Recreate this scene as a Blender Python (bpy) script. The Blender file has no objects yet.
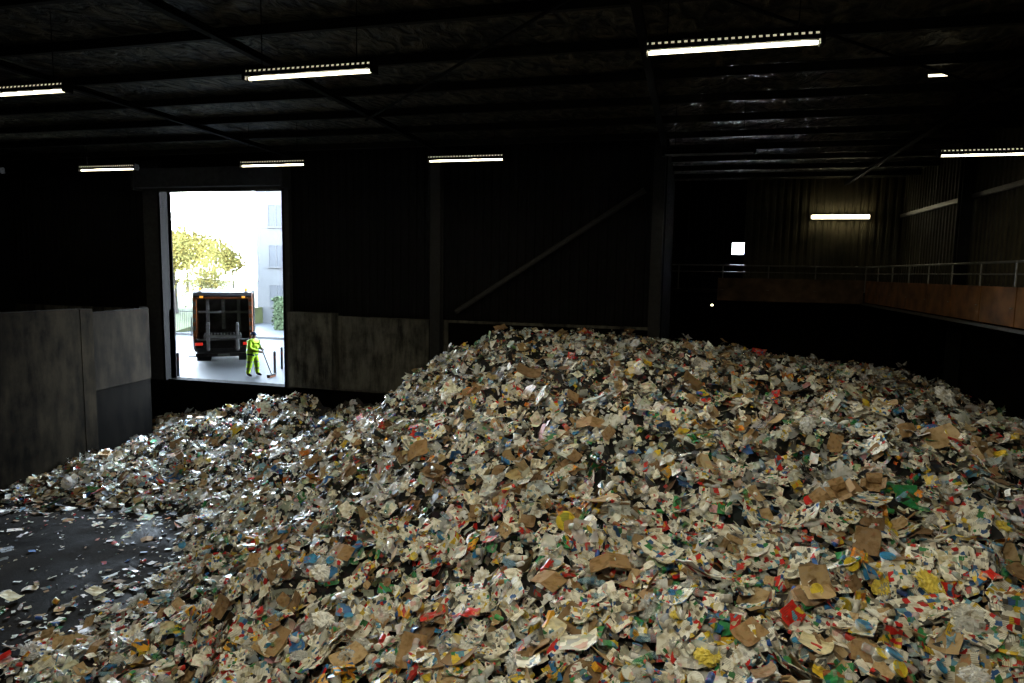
import bpy, math, random
import numpy as np
from mathutils import Vector, Matrix, Euler
random.seed(7); rng=np.random.default_rng(7)
scene=bpy.context.scene
scene.view_settings.view_transform='Standard'
COL=scene.collection
# ------------------------------------------------------------------ camera
CAMZ=4.9; F=672.0
cam_d=bpy.data.cameras.new("camera"); cam_d.lens=F/1024*36; cam_d.sensor_width=36; cam_d.clip_start=.05; cam_d.clip_end=400
cam=bpy.data.objects.new("camera",cam_d); COL.objects.link(cam)
R=Matrix.Rotation(math.radians(14.8),3,'Z')@Matrix.Rotation(math.radians(90-6.0),3,'X')@Matrix.Rotation(math.radians(1.0),3,'Z')
cam.matrix_world=Matrix.Translation((0,0,CAMZ))@R.to_4x4()
scene.camera=cam
Rn=np.array(R)
def ray(u,v):
    d=Rn@np.array([(u-512)/F,(341.5-v)/F,-1.0]); return d/np.linalg.norm(d)
def proj(p):
    pc=(np.asarray(p)-np.array([0,0,CAMZ]))@Rn
    z=-pc[...,2]; return 512+F*pc[...,0]/z, 341.5-F*pc[...,1]/z, z
# ------------------------------------------------------------------ materials
def newmat(name):
    m=bpy.data.materials.new(name); m.use_nodes=True
    nt=m.node_tree; b=nt.nodes['Principled BSDF']; return m,nt,b
def N(nt,t,**k):
    n=nt.nodes.new(t)
    for a,v in k.items():
        if a in n.inputs.keys(): n.inputs[a].default_value=v
        else: setattr(n,a,v)
    return n
def simple(name,col,rough=.6,metal=0,emis=None,es=0,noise=0.25,scale=6,bump=0,spec=None):
    m,nt,b=newmat(name); L=nt.links
    b.inputs['Roughness'].default_value=rough; b.inputs['Metallic'].default_value=metal
    tc=N(nt,'ShaderNodeTexCoord'); nz=N(nt,'ShaderNodeTexNoise'); nz.inputs['Scale'].default_value=scale; nz.inputs['Detail'].default_value=5
    L.new(tc.outputs['Object'],nz.inputs['Vector'])
    cr=N(nt,'ShaderNodeValToRGB')
    c0=[max(0,c*(1-noise)) for c in col[:3]]+[1]; c1=[min(1,c*(1+noise)) for c in col[:3]]+[1]
    cr.color_ramp.elements[0].color=c0; cr.color_ramp.elements[1].color=c1
    cr.color_ramp.elements[0].position=.3; cr.color_ramp.elements[1].position=.7
    L.new(nz.outputs['Fac'],cr.inputs['Fac']); L.new(cr.outputs['Color'],b.inputs['Base Color'])
    if max(col)<.04: b.inputs['Specular IOR Level'].default_value=.1
    if spec is not None: b.inputs['Specular IOR Level'].default_value=spec
    if bump:
        bp=N(nt,'ShaderNodeBump'); bp.inputs['Strength'].default_value=bump; L.new(nz.outputs['Fac'],bp.inputs['Height']); L.new(bp.outputs['Normal'],b.inputs['Normal'])
    if emis: b.inputs['Emission Color'].default_value=(*emis,1); b.inputs['Emission Strength'].default_value=es
    return m
OS=.60   # outdoor surfaces: scaled against the very bright overcast sky
def simple_o(name,col,rough=.6,metal=0,**k):
    k.setdefault('spec',.02); return simple(name,tuple(c*OS for c in col),rough,metal,**k)
def concrete(name,base,dark,sz=.5,spec=.05):
    m,nt,b=newmat(name); L=nt.links
    tc=N(nt,'ShaderNodeTexCoord')
    n1=N(nt,'ShaderNodeTexNoise'); n1.inputs['Scale'].default_value=.6; n1.inputs['Detail'].default_value=9; n1.inputs['Roughness'].default_value=.7
    mp=N(nt,'ShaderNodeMapping'); mp.inputs['Scale'].default_value=(2.5,2.5,sz)
    n2=N(nt,'ShaderNodeTexNoise'); n2.inputs['Scale'].default_value=1.3; n2.inputs['Detail'].default_value=8; n2.inputs['Roughness'].default_value=.65
    L.new(tc.outputs['Object'],n1.inputs['Vector']); L.new(tc.outputs['Object'],mp.inputs['Vector']); L.new(mp.outputs['Vector'],n2.inputs['Vector'])
    mx=N(nt,'ShaderNodeMath',operation='MULTIPLY'); L.new(n1.outputs['Fac'],mx.inputs[0]); L.new(n2.outputs['Fac'],mx.inputs[1])
    cr=N(nt,'ShaderNodeValToRGB'); cr.color_ramp.elements[0].position=.17; cr.color_ramp.elements[1].position=.34
    cr.color_ramp.elements[0].color=(*dark,1); cr.color_ramp.elements[1].color=(*base,1)
    L.new(mx.outputs[0],cr.inputs['Fac']); L.new(cr.outputs['Color'],b.inputs['Base Color'])
    b.inputs['Roughness'].default_value=.9; b.inputs['Specular IOR Level'].default_value=spec
    bp=N(nt,'ShaderNodeBump'); bp.inputs['Strength'].default_value=.3; L.new(n1.outputs['Fac'],bp.inputs['Height']); L.new(bp.outputs['Normal'],b.inputs['Normal'])
    return m
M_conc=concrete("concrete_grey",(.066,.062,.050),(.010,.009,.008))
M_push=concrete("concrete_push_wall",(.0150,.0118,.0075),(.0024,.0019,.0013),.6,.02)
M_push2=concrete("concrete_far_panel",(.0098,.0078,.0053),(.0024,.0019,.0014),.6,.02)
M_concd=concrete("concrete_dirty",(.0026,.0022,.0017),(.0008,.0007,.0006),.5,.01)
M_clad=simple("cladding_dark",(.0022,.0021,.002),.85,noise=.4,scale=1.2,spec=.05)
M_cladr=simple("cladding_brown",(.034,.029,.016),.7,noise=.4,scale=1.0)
M_steel=simple("steel_painted_dark",(.0033,.0031,.0028),.75,noise=.3,spec=.06)
M_steelg=simple("steel_grey",(.009,.0085,.008),.7,noise=.3)
M_purl=simple("purlin_steel",(.008,.0075,.006),.7,noise=.3)
M_frame=simple("door_frame_steel",(.016,.0155,.015),.75,noise=.3)
M_rail=simple("galvanised_rail",(.08,.075,.062),.45,.5,noise=.15)
M_rust=simple("fascia_orange_brown",(.105,.043,.013),.7,noise=.5,scale=2,spec=.1)
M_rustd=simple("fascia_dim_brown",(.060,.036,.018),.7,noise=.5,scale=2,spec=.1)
M_white=simple("lamp_housing_white",(.4,.38,.32),.5)
def foil():
    m,nt,b=newmat("roof_foil_insulation"); L=nt.links
    tc=N(nt,'ShaderNodeTexCoord')
    mp=N(nt,'ShaderNodeMapping'); mp.inputs['Scale'].default_value=(1.6,1.0,1)
    n=N(nt,'ShaderNodeTexNoise'); n.inputs['Scale'].default_value=1.6; n.inputs['Detail'].default_value=9; n.inputs['Distortion'].default_value=1.6
    L.new(tc.outputs['Object'],mp.inputs['Vector']); L.new(mp.outputs['Vector'],n.inputs['Vector'])
    cr=N(nt,'ShaderNodeValToRGB'); cr.color_ramp.elements[0].color=(.006,.006,.0048,1); cr.color_ramp.elements[1].color=(.115,.102,.070,1)
    cr.color_ramp.elements[0].position=.42; cr.color_ramp.elements[1].position=.72
    L.new(n.outputs['Fac'],cr.inputs['Fac']); L.new(cr.outputs['Color'],b.inputs['Base Color'])
    b.inputs['Metallic'].default_value=.35; b.inputs['Roughness'].default_value=.55; b.inputs['Specular IOR Level'].default_value=.08
    bp=N(nt,'ShaderNodeBump'); bp.inputs['Strength'].default_value=1.0; bp.inputs['Distance'].default_value=.25
    L.new(n.outputs['Fac'],bp.inputs['Height']); L.new(bp.outputs['Normal'],b.inputs['Normal'])
    return m
M_foil=foil()
def floor_mat():
    m,nt,b=newmat("wet_asphalt_floor"); L=nt.links
    tc=N(nt,'ShaderNodeTexCoord')
    n1=N(nt,'ShaderNodeTexNoise'); n1.inputs['Scale'].default_value=.9; n1.inputs['Detail'].default_value=8
    n2=N(nt,'ShaderNodeTexNoise'); n2.inputs['Scale'].default_value=26; n2.inputs['Detail'].default_value=6; n2.inputs['Roughness'].default_value=.7
    for n in(n1,n2): L.new(tc.outputs['Object'],n.inputs['Vector'])
    mu=N(nt,'ShaderNodeMath',operation='MULTIPLY'); L.new(n1.outputs['Fac'],mu.inputs[0]); L.new(n2.outputs['Fac'],mu.inputs[1])
    cr=N(nt,'ShaderNodeValToRGB'); cr.color_ramp.elements[0].color=(.004,.0035,.003,1); cr.color_ramp.elements[1].color=(.030,.026,.022,1)
    cr.color_ramp.elements[0].position=.12; cr.color_ramp.elements[1].position=.4
    L.new(mu.outputs[0],cr.inputs['Fac']); L.new(cr.outputs['Color'],b.inputs['Base Color'])
    r=N(nt,'ShaderNodeMapRange'); r.inputs['To Min'].default_value=.5; r.inputs['To Max'].default_value=1.0; r.inputs['From Min'].default_value=.38; r.inputs['From Max'].default_value=.56
    L.new(n1.outputs['Fac'],r.inputs['Value']); L.new(r.outputs['Result'],b.inputs['Roughness']); b.inputs['Specular IOR Level'].default_value=.04
    bp=N(nt,'ShaderNodeBump'); bp.inputs['Strength'].default_value=.6; bp.inputs['Distance'].default_value=.02
    L.new(n2.outputs['Fac'],bp.inputs['Height']); L.new(bp.outputs['Normal'],b.inputs['Normal'])
    return m
M_floor=floor_mat()
def print_mat(name,rough,clear=0,spec=.5):
    """colour attribute Col (rgb) with alpha = print strength; rectangular printed patches + fine line bands"""
    m,nt,b=newmat(name); L=nt.links
    at=N(nt,'ShaderNodeAttribute'); at.attribute_name='Col'
    uv=N(nt,'ShaderNodeUVMap'); uv.uv_map='UVMap'
    oi=N(nt,'ShaderNodeObjectInfo')
    sc=N(nt,'ShaderNodeMath',operation='MULTIPLY'); sc.inputs[1].default_value=37.0; L.new(oi.outputs['Random'],sc.inputs[0])
    ad=N(nt,'ShaderNodeVectorMath',operation='ADD'); L.new(uv.outputs['UV'],ad.inputs[0]); L.new(sc.outputs[0],ad.inputs[1])
    vo=N(nt,'ShaderNodeTexVoronoi'); vo.distance='CHEBYCHEV'; vo.inputs['Scale'].default_value=15
    L.new(ad.outputs[0],vo.inputs['Vector'])
    sp=N(nt,'ShaderNodeSeparateColor'); L.new(vo.outputs['Color'],sp.inputs[0])
    hs=N(nt,'ShaderNodeValToRGB'); ramp=hs.color_ramp; ramp.interpolation='CONSTANT'
    stops=[(0,(.05,.05,.05)),(.18,(.55,.02,.015)),(.31,(.30,.29,.25)),(.45,(.03,.10,.30)),(.55,(.64,.60,.44)),(.69,(.66,.47,.04)),(.79,(.13,.33,.48)),(.86,(.04,.22,.07)),(.93,(.27,.22,.16))]
    ramp.elements[0].color=(*stops[0][1],1); ramp.elements[1].position=stops[1][0]; ramp.elements[1].color=(*stops[1][1],1)
    for p_,c_ in stops[2:]:
        e=ramp.elements.new(p_); e.color=(*c_,1)
    L.new(sp.outputs[2],hs.inputs['Fac'])
    gt=N(nt,'ShaderNodeMath',operation='GREATER_THAN'); gt.inputs[1].default_value=.54; L.new(sp.outputs[1],gt.inputs[0])
    ml=N(nt,'ShaderNodeMath',operation='MULTIPLY'); L.new(gt.outputs[0],ml.inputs[0]); L.new(at.outputs['Alpha'],ml.inputs[1]); 
    mc=N(nt,'ShaderNodeMath',operation='MULTIPLY'); mc.use_clamp=True; mc.inputs[1].default_value=1.6; L.new(ml.outputs[0],mc.inputs[0])
    mx=N(nt,'ShaderNodeMix',data_type='RGBA'); L.new(mc.outputs[0],mx.inputs[0]); L.new(at.outputs['Color'],mx.inputs[6]); L.new(hs.outputs['Color'],mx.inputs[7])
    sx=N(nt,'ShaderNodeSeparateXYZ'); L.new(ad.outputs[0],sx.inputs[0])
    s1=N(nt,'ShaderNodeMath',operation='MULTIPLY'); s1.inputs[1].default_value=330; L.new(sx.outputs[1],s1.inputs[0])
    s2=N(nt,'ShaderNodeMath',operation='SINE'); L.new(s1.outputs[0],s2.inputs[0])
    s3=N(nt,'ShaderNodeMath',operation='GREATER_THAN'); s3.inputs[1].default_value=.3; L.new(s2.outputs[0],s3.inputs[0])
    g2=N(nt,'ShaderNodeMath',operation='LESS_THAN'); g2.inputs[1].default_value=.4; L.new(sp.outputs[0],g2.inputs[0])
    s4=N(nt,'ShaderNodeMath',operation='MULTIPLY'); L.new(s3.outputs[0],s4.inputs[0]); L.new(g2.outputs[0],s4.inputs[1])
    s5=N(nt,'ShaderNodeMath',operation='MULTIPLY'); L.new(s4.outputs[0],s5.inputs[0]); L.new(at.outputs['Alpha'],s5.inputs[1])
    s6=N(nt,'ShaderNodeMath',operation='MULTIPLY'); L.new(s5.outputs[0],s6.inputs[0]); s6.inputs[1].default_value=.6
    m2=N(nt,'ShaderNodeMix',data_type='RGBA'); L.new(s6.outputs[0],m2.inputs[0]); L.new(mx.outputs[2],m2.inputs[6]); m2.inputs[7].default_value=(.05,.05,.05,1)
    nz=N(nt,'ShaderNodeTexNoise'); nz.inputs['Scale'].default_value=10; nz.inputs['Detail'].default_value=5
    L.new(ad.outputs[0],nz.inputs['Vector'])
    gr=N(nt,'ShaderNodeValToRGB'); gr.color_ramp.elements[0].position=.34; gr.color_ramp.elements[1].position=.52
    gr.color_ramp.elements[0].color=(.60,.54,.42,1); gr.color_ramp.elements[1].color=(1,1,1,1); L.new(nz.outputs['Fac'],gr.inputs['Fac'])
    m3=N(nt,'ShaderNodeMix',data_type='RGBA',blend_type='MULTIPLY'); m3.inputs[0].default_value=1; L.new(m2.outputs[2],m3.inputs[6]); L.new(gr.outputs['Color'],m3.inputs[7])
    L.new(m3.outputs[2],b.inputs['Base Color']); b.inputs['Roughness'].default_value=rough
    b.inputs['Specular IOR Level'].default_value=spec
    if clear:
        tr=N(nt,'ShaderNodeBsdfTransparent'); ms=N(nt,'ShaderNodeMixShader'); ms.inputs[0].default_value=1-clear
        L.new(tr.outputs[0],ms.inputs[1]); L.new(b.outputs[0],ms.inputs[2]); out=nt.nodes['Material Output']; L.new(ms.outputs[0],out.inputs['Surface'])
    return m
M_paper=print_mat("printed_paper",.65,spec=.3)
M_gloss=print_mat("printed_plastic_film",.36,spec=.4)
M_clear=print_mat("clear_plastic",.22,clear=.6,spec=.6)
M_card=print_mat("corrugated_cardboard",.85,spec=.2)
# ------------------------------------------------------------------ mesh helpers
def link(name,me,label=None,cat=None,parent=None,kind=None,group=None,loc=None):
    o=bpy.data.objects.new(name,me); COL.objects.link(o)
    if parent: o.parent=parent
    if label: o["label"]=label
    if cat: o["category"]=cat
    if kind: o["kind"]=kind
    if group: o["group"]=group
    if loc: o.location=loc
    return o
def mesh(name,vs,fs,mats,mi=None,smooth=False):
    me=bpy.data.meshes.new(name); me.from_pydata([tuple(map(float,v)) for v in vs],[],[tuple(map(int,f)) for f in fs])
    for m in(mats if isinstance(mats,(list,tuple)) else [mats]): me.materials.append(m)
    if mi is not None: me.polygons.foreach_set('material_index',mi)
    if smooth: me.polygons.foreach_set('use_smooth',[True]*len(me.polygons))
    me.update(); return me
class MB:
    def __init__(s): s.v=[];s.f=[];s.m=[]
    def add(s,vs,fs,mi=0):
        o=len(s.v); s.v+=[tuple(v) for v in vs]; s.f+=[tuple(i+o for i in f) for f in fs]; s.m+=[mi]*len(fs); return s
    def box(s,x0,x1,y0,y1,z0,z1,mi=0):
        return s.add([(x0,y0,z0),(x1,y0,z0),(x1,y1,z0),(x0,y1,z0),(x0,y0,z1),(x1,y0,z1),(x1,y1,z1),(x0,y1,z1)],
            [(0,3,2,1),(4,5,6,7),(0,1,5,4),(1,2,6,5),(2,3,7,6),(3,0,4,7)],mi)
    def slab(s,p,q,t,z0,z1,mi=0):
        p=Vector((*p,0));q=Vector((*q,0)); n=Vector((-(q-p).y,(q-p).x,0)).normalized()*t
        c=[p,q,q+n,p+n]; return s.add([(v.x,v.y,z0) for v in c]+[(v.x,v.y,z1) for v in c],[(0,3,2,1),(4,5,6,7),(0,1,5,4),(1,2,6,5),(2,3,7,6),(3,0,4,7)],mi)
    def tube(s,p,q,r,n=8,mi=0,r2=None):
        p=Vector(p);q=Vector(q);d=(q-p).normalized(); a=d.orthogonal().normalized(); b=d.cross(a); r2=r if r2 is None else r2
        vs=[p+(a*math.cos(t)+b*math.sin(t))*r for t in [2*math.pi*i/n for i in range(n)]]+[q+(a*math.cos(t)+b*math.sin(t))*r2 for t in [2*math.pi*i/n for i in range(n)]]
        return s.add(vs,[(i,(i+1)%n,n+(i+1)%n,n+i) for i in range(n)]+[tuple(range(n))[::-1],tuple(range(n,2*n))],mi)
    def prism(s,prof,x0,x1,mi=0):
        n=len(prof); vs=[(x0,y,z) for y,z in prof]+[(x1,y,z) for y,z in prof]
        return s.add(vs,[(i,(i+1)%n,n+(i+1)%n,n+i) for i in range(n)]+[tuple(range(n))[::-1],tuple(range(n,2*n))],mi)
    def lathe(s,prof,n=12,mi=0,axis='z',cap=True):
        vs=[];fs=[]
        for r,z in prof:
            for i in range(n):
                t=2*math.pi*i/n; vs.append((r*math.cos(t),r*math.sin(t),z))
        for k in range(len(prof)-1):
            for i in range(n): fs.append((k*n+i,k*n+(i+1)%n,(k+1)*n+(i+1)%n,(k+1)*n+i))
        if cap: fs.append(tuple(range(n))[::-1]); fs.append(tuple((len(prof)-1)*n+i for i in range(n)))
        return s.add(vs,fs,mi)
    def me(s,name,mats,smooth=False): return mesh(name,s.v,s.f,mats,s.m,smooth)
def bev(o,w=.02,seg=2):
    b=o.modifiers.new('bevel','BEVEL'); b.width=w; b.segments=seg; b.limit_method='ANGLE'; return o
# ------------------------------------------------------------------ ROOM SHELL
FY=24.0; RX=9.0; BY=34.0; FZ=-2.0
DX0,DX1,DZ=-21.55,-15.78,7.95
link("floor",MB().box(-30.3,RX+.3,-12.3,BY+.3,FZ-.3,FZ).me("floor",M_floor),"dark damp asphalt floor strewn with litter","floor",kind="structure")
def corr(name,p0,p1,z0,z1,mat,per=.33,dep=.05,label="",side=1):
    p0=Vector((*p0,0));p1=Vector((*p1,0)); d=p1-p0; Ln=d.length; d.normalize(); n=Vector((-d.y,d.x,0))*side
    vs=[];k=int(Ln/per)+1; pts=[]
    for i in range(k):
        for a,h in((0,0),(.3,0),(.42,1),(.88,1)):
            t=min((i+a)*per,Ln); pts.append(p0+d*t+n*dep*h)
    for q in pts: vs+= [(q.x,q.y,z0),(q.x,q.y,z1)]
    m=len(pts); fs=[(2*i,2*i+2,2*i+3,2*i+1) for i in range(m-1)]
    b=MB(); b.add(vs,fs)
    o=n*-.2; q=[p0+o,p1+o,p1-n*.02,p0-n*.02]
    b.add([(v.x,v.y,z0) for v in q]+[(v.x,v.y,z1) for v in q],[(0,1,2,3),(7,6,5,4),(0,4,5,1),(1,5,6,2),(2,6,7,3),(3,7,4,0)])
    return link(name,b.me(name,mat),label,"wall",kind="structure")
TOPZ=9.9
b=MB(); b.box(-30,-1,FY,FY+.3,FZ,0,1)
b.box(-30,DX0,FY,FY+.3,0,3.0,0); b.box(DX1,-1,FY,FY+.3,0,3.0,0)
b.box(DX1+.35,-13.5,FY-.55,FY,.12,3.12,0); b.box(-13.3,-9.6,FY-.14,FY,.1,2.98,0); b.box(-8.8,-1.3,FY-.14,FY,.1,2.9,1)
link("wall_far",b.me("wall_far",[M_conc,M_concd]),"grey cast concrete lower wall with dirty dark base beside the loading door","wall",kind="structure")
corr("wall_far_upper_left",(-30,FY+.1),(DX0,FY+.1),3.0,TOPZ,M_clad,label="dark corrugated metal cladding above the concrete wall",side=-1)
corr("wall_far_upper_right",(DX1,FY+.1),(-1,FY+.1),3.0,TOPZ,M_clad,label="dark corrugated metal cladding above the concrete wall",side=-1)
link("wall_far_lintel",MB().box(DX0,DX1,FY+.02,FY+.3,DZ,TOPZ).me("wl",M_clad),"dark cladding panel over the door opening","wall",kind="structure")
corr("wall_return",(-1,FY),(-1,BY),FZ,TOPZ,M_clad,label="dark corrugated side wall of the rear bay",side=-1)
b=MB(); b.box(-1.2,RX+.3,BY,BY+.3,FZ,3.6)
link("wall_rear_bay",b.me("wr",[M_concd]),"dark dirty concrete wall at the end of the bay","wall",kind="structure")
wx0,wx1,wz0,wz1=1.82,2.35,5.87,6.41
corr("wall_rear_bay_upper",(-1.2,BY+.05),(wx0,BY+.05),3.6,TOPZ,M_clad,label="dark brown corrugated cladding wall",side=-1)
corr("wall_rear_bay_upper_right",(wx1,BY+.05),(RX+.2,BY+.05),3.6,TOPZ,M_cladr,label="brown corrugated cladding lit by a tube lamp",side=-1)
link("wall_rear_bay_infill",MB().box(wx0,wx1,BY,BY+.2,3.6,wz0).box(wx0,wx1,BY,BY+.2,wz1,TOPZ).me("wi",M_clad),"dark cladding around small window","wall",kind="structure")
link("window_1",MB().box(wx0-.05,wx0,BY-.08,BY+.1,wz0-.05,wz1+.05).box(wx1,wx1+.05,BY-.08,BY+.1,wz0-.05,wz1+.05).box(wx0,wx1,BY-.08,BY+.1,wz1,wz1+.05).box(wx0,wx1,BY-.08,BY+.1,wz0-.05,wz0).me("w1",M_clad),"small square unglazed window opening showing bright daylight","window",kind="structure")
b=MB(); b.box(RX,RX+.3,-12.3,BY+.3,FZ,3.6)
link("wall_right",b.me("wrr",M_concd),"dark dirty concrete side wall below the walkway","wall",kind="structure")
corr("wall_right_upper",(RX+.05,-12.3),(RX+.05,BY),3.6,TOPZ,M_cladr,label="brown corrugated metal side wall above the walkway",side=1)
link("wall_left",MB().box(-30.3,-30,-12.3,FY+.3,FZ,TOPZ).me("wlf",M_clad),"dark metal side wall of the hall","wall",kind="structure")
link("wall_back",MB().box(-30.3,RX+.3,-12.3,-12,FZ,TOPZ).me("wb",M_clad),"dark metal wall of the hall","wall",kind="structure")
b=MB(); 
b.prism([(-12.3,9.95),(BY+.3,9.35),(BY+.3,9.7),(-12.3,10.3)],-30.3,RX+.3)
link("ceiling",b.me("ceiling",M_foil),"dark pitched roof lined with wrinkled silvery foil insulation","ceiling",kind="structure")
def roofz(y): return 9.95-(y+12.3)*.6/46.6
b=MB()
for i,(a,c) in enumerate([(4.5,9.2),(9.23,13.8),(13.83,17.77)]): b.box(-19.95,-19.5,a,c,FZ,3.40)
b.box(-20.0,-19.49,17.79,18.26,FZ,3.38)
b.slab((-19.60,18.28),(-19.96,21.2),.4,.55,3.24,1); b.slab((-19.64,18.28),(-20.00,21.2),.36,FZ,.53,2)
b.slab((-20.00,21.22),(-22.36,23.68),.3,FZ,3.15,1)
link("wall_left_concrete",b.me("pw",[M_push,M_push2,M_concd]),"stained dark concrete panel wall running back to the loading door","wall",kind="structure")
def hbeam(b,x,y,z0,z1,w=.35,d=.35,t=.05,mi=0):
    b.box(x-w/2,x+w/2,y-d/2,y-d/2+t,z0,z1,mi); b.box(x-w/2,x+w/2,y+d/2-t,y+d/2,z0,z1,mi); b.box(x-t/2,x+t/2,y-d/2+t,y+d/2-t,z0,z1,mi)
def col(x,y,z0,w=.35,mat=M_steel,lab="dark painted steel column against the wall"):
    b=MB(); hbeam(b,0,0,z0,roofz(y)-.05,w,.35); b.box(-w/2-.06,w/2+.06,-.22,.22,z0,z0+.06)
    return link("steel_column",b.me("steel_column",mat),lab,"column",group="steel columns of the hall",loc=(x,y,0))
col(-9.2,FY-.35,FZ,.4,M_steelg); col(-1.2,FY-.25,FZ,.38,M_steelg)
for y in(2,10,18,26): col(RX-.25,y,FZ,.35)
for x in(-26.5,-15.4,-9.2,-1.1,6.6):
    ye=BY if x>0 else FY
    b=MB(); y0,y1=-12,ye
    z0,z1=roofz(y0)-.2,roofz(y1)-.2
    def sl(x0,x1,za,zb):
        b.add([(x0,y0,z0+za),(x1,y0,z0+za),(x1,y1,z1+za),(x0,y1,z1+za),(x0,y0,z0+zb),(x1,y0,z0+zb),(x1,y1,z1+zb),(x0,y1,z1+zb)],[(0,3,2,1),(4,5,6,7),(0,1,5,4),(1,2,6,5),(2,3,7,6),(3,0,4,7)])
    sl(-.08,.08,-.12,-.09); sl(-.02,.02,-.09,-.02); sl(-.08,.08,-.02,.02)
    link("steel_rafter",b.me("steel_rafter",M_steel),"dark steel roof rafter spanning the hall","beam",group="roof rafters",loc=(x,0,0))
pb=MB(); pb.box(-30,RX,-.02,.02,-.2,0).box(-30,RX,.02,.09,-.2,-.18).box(-30,RX,.02,.09,-.02,0)
pm=pb.me("roof_purlin",M_purl)
for i,y in enumerate(np.arange(3.2,34,2.2)):
    o=link("roof_purlin",pm,"slim dark steel purlin under the foil roof","beam",group="roof purlins",loc=(0,float(y),roofz(y)-.02))
def rod(name,p,q,r,mat,lab,cat="brace",group=None):
    return link(name,MB().tube(p,q,r,8).me(name,mat),lab,cat,group=group)
rod("roof_brace",(-1.1,10,9.2),(-9.2,18,9.1),.03,M_steel,"thin diagonal steel wind brace under the roof",group="roof wind braces")
rod("roof_brace",(-1.1,10,9.2),(6.6,18,9.1),.03,M_steel,"thin diagonal steel wind brace under the roof",group="roof wind braces")
def onplaneY(u,v,Y):
    d=ray(u,v); t=Y/d[1]; return Vector((d[0]*t,Y,CAMZ+d[2]*t))
def onplaneZ(u,v,Z):
    d=ray(u,v); t=(Z-CAMZ)/d[2]; return Vector((d[0]*t,d[1]*t,Z))
p=onplaneY(456,312,FY-.25); q=onplaneY(645,190,FY-.25)
rod("wall_brace",p,q,.10,simple("brace_steel",(.016,.015,.014),.7),"long diagonal tubular steel brace on the wall")
link("wall_girt",MB().box(RX-.14,RX-.02,-8,BY-.2,7.55,7.70).me("girt",M_rail),"dull horizontal steel girt on the side wall","beam",group="wall girts")
b=MB()
b.box(DX0-.85,DX0-.02,FY-.3,FY-.1,0,9.2); b.box(DX1+.02,DX1+.32,FY-.3,FY-.1,0,9.2); b.box(DX0-.12,DX0,FY-.3,FY+.35,0,DZ,1); b.box(DX1,DX1+.12,FY-.3,FY+.35,0,DZ,1)
b.box(DX0,DX1,FY-.1,FY+.35,DZ,DZ+.15,1)
link("trim_1",b.me("door_frame",[M_frame,M_clad]),"grey steel door surround with wide jambs","door frame",kind="structure")
b=MB(); b.box(DX0-.85,DX1+.3,FY-.75,FY-.3,DZ+.1,DZ+.85); b.box(DX0-.95,DX0-.85,FY-.8,FY-.25,DZ,DZ+.95); b.box(DX1+.3,DX1+.4,FY-.8,FY-.25,DZ,DZ+.95); b.box(DX0,DX1,FY-.42,FY-.34,DZ-.05,DZ+.1)
bev(link("door_1",b.me("roller",M_frame),"rolled-up grey steel roller shutter box above the opening","door",kind="structure"))
link("trim_2",MB().box(DX0,DX1,FY-.15,FY+.4,-.25,.02).me("sill",M_concd),"worn concrete sill at the edge of the drop","sill",kind="structure")
# ------------------------------------------------------------------ walkway
b=MB(); b.box(7.5,RX-.03,2,BY-.05,4.05,4.2); b.box(-.9,7.5,BY-1.0,BY-.05,4.05,4.2)
for y in np.arange(4,33,3): b.add([(8.95,y,3.0),(8.95,y,4.05),(7.6,y,4.05),(8.95,y+.08,3.0),(8.95,y+.08,4.05),(7.6,y+.08,4.05)],[(0,1,2),(5,4,3),(0,3,4,1),(1,4,5,2),(2,5,3,0)])
wk=link("walkway",b.me("walkway",M_steel),"raised steel walkway along the walls with orange-brown panels","walkway")
fb_=MB()
for y in np.arange(2,32.5,2.05): fb_.box(7.42,7.5,y+.03,min(y+2.02,BY-1.1),3.78,4.72)
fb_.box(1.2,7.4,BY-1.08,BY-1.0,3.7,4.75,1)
link("fascia_panel",fb_.me("fascia",[M_rust,M_rustd]),parent=wk,label="orange-brown fascia panels")
link("edge_beam",MB().box(7.34,7.42,2,BY-1.08,3.66,3.74).me("edge_beam",M_rail),parent=wk,label="pale steel edge beam")
rl=link("railing",MB().tube((7.46,2,5.33),(7.46,BY-1.04,5.33),.03).tube((7.46,BY-1.04,5.33),(-.9,BY-1.04,5.33),.03).me("railing",M_rail),"galvanised tubular guard railing along the raised walkway","railing")
link("mid_rail",MB().tube((7.46,2,5.03),(7.46,BY-1.04,5.03),.018).tube((7.46,BY-1.04,5.03),(-.9,BY-1.04,5.03),.018).me("mr",M_rail),parent=rl)
pm_=MB().tube((0,0,4.2),(0,0,5.33),.028).box(-.06,.06,-.06,.06,4.2,4.22).me("post",M_rail)
for y in np.arange(2.2,33,2.05): link("post",pm_,parent=rl,loc=(7.46,float(y),0))
for x in np.arange(-.6,7.3,2.0): link("post",pm_,parent=rl,loc=(float(x),BY-1.04,0))
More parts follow.
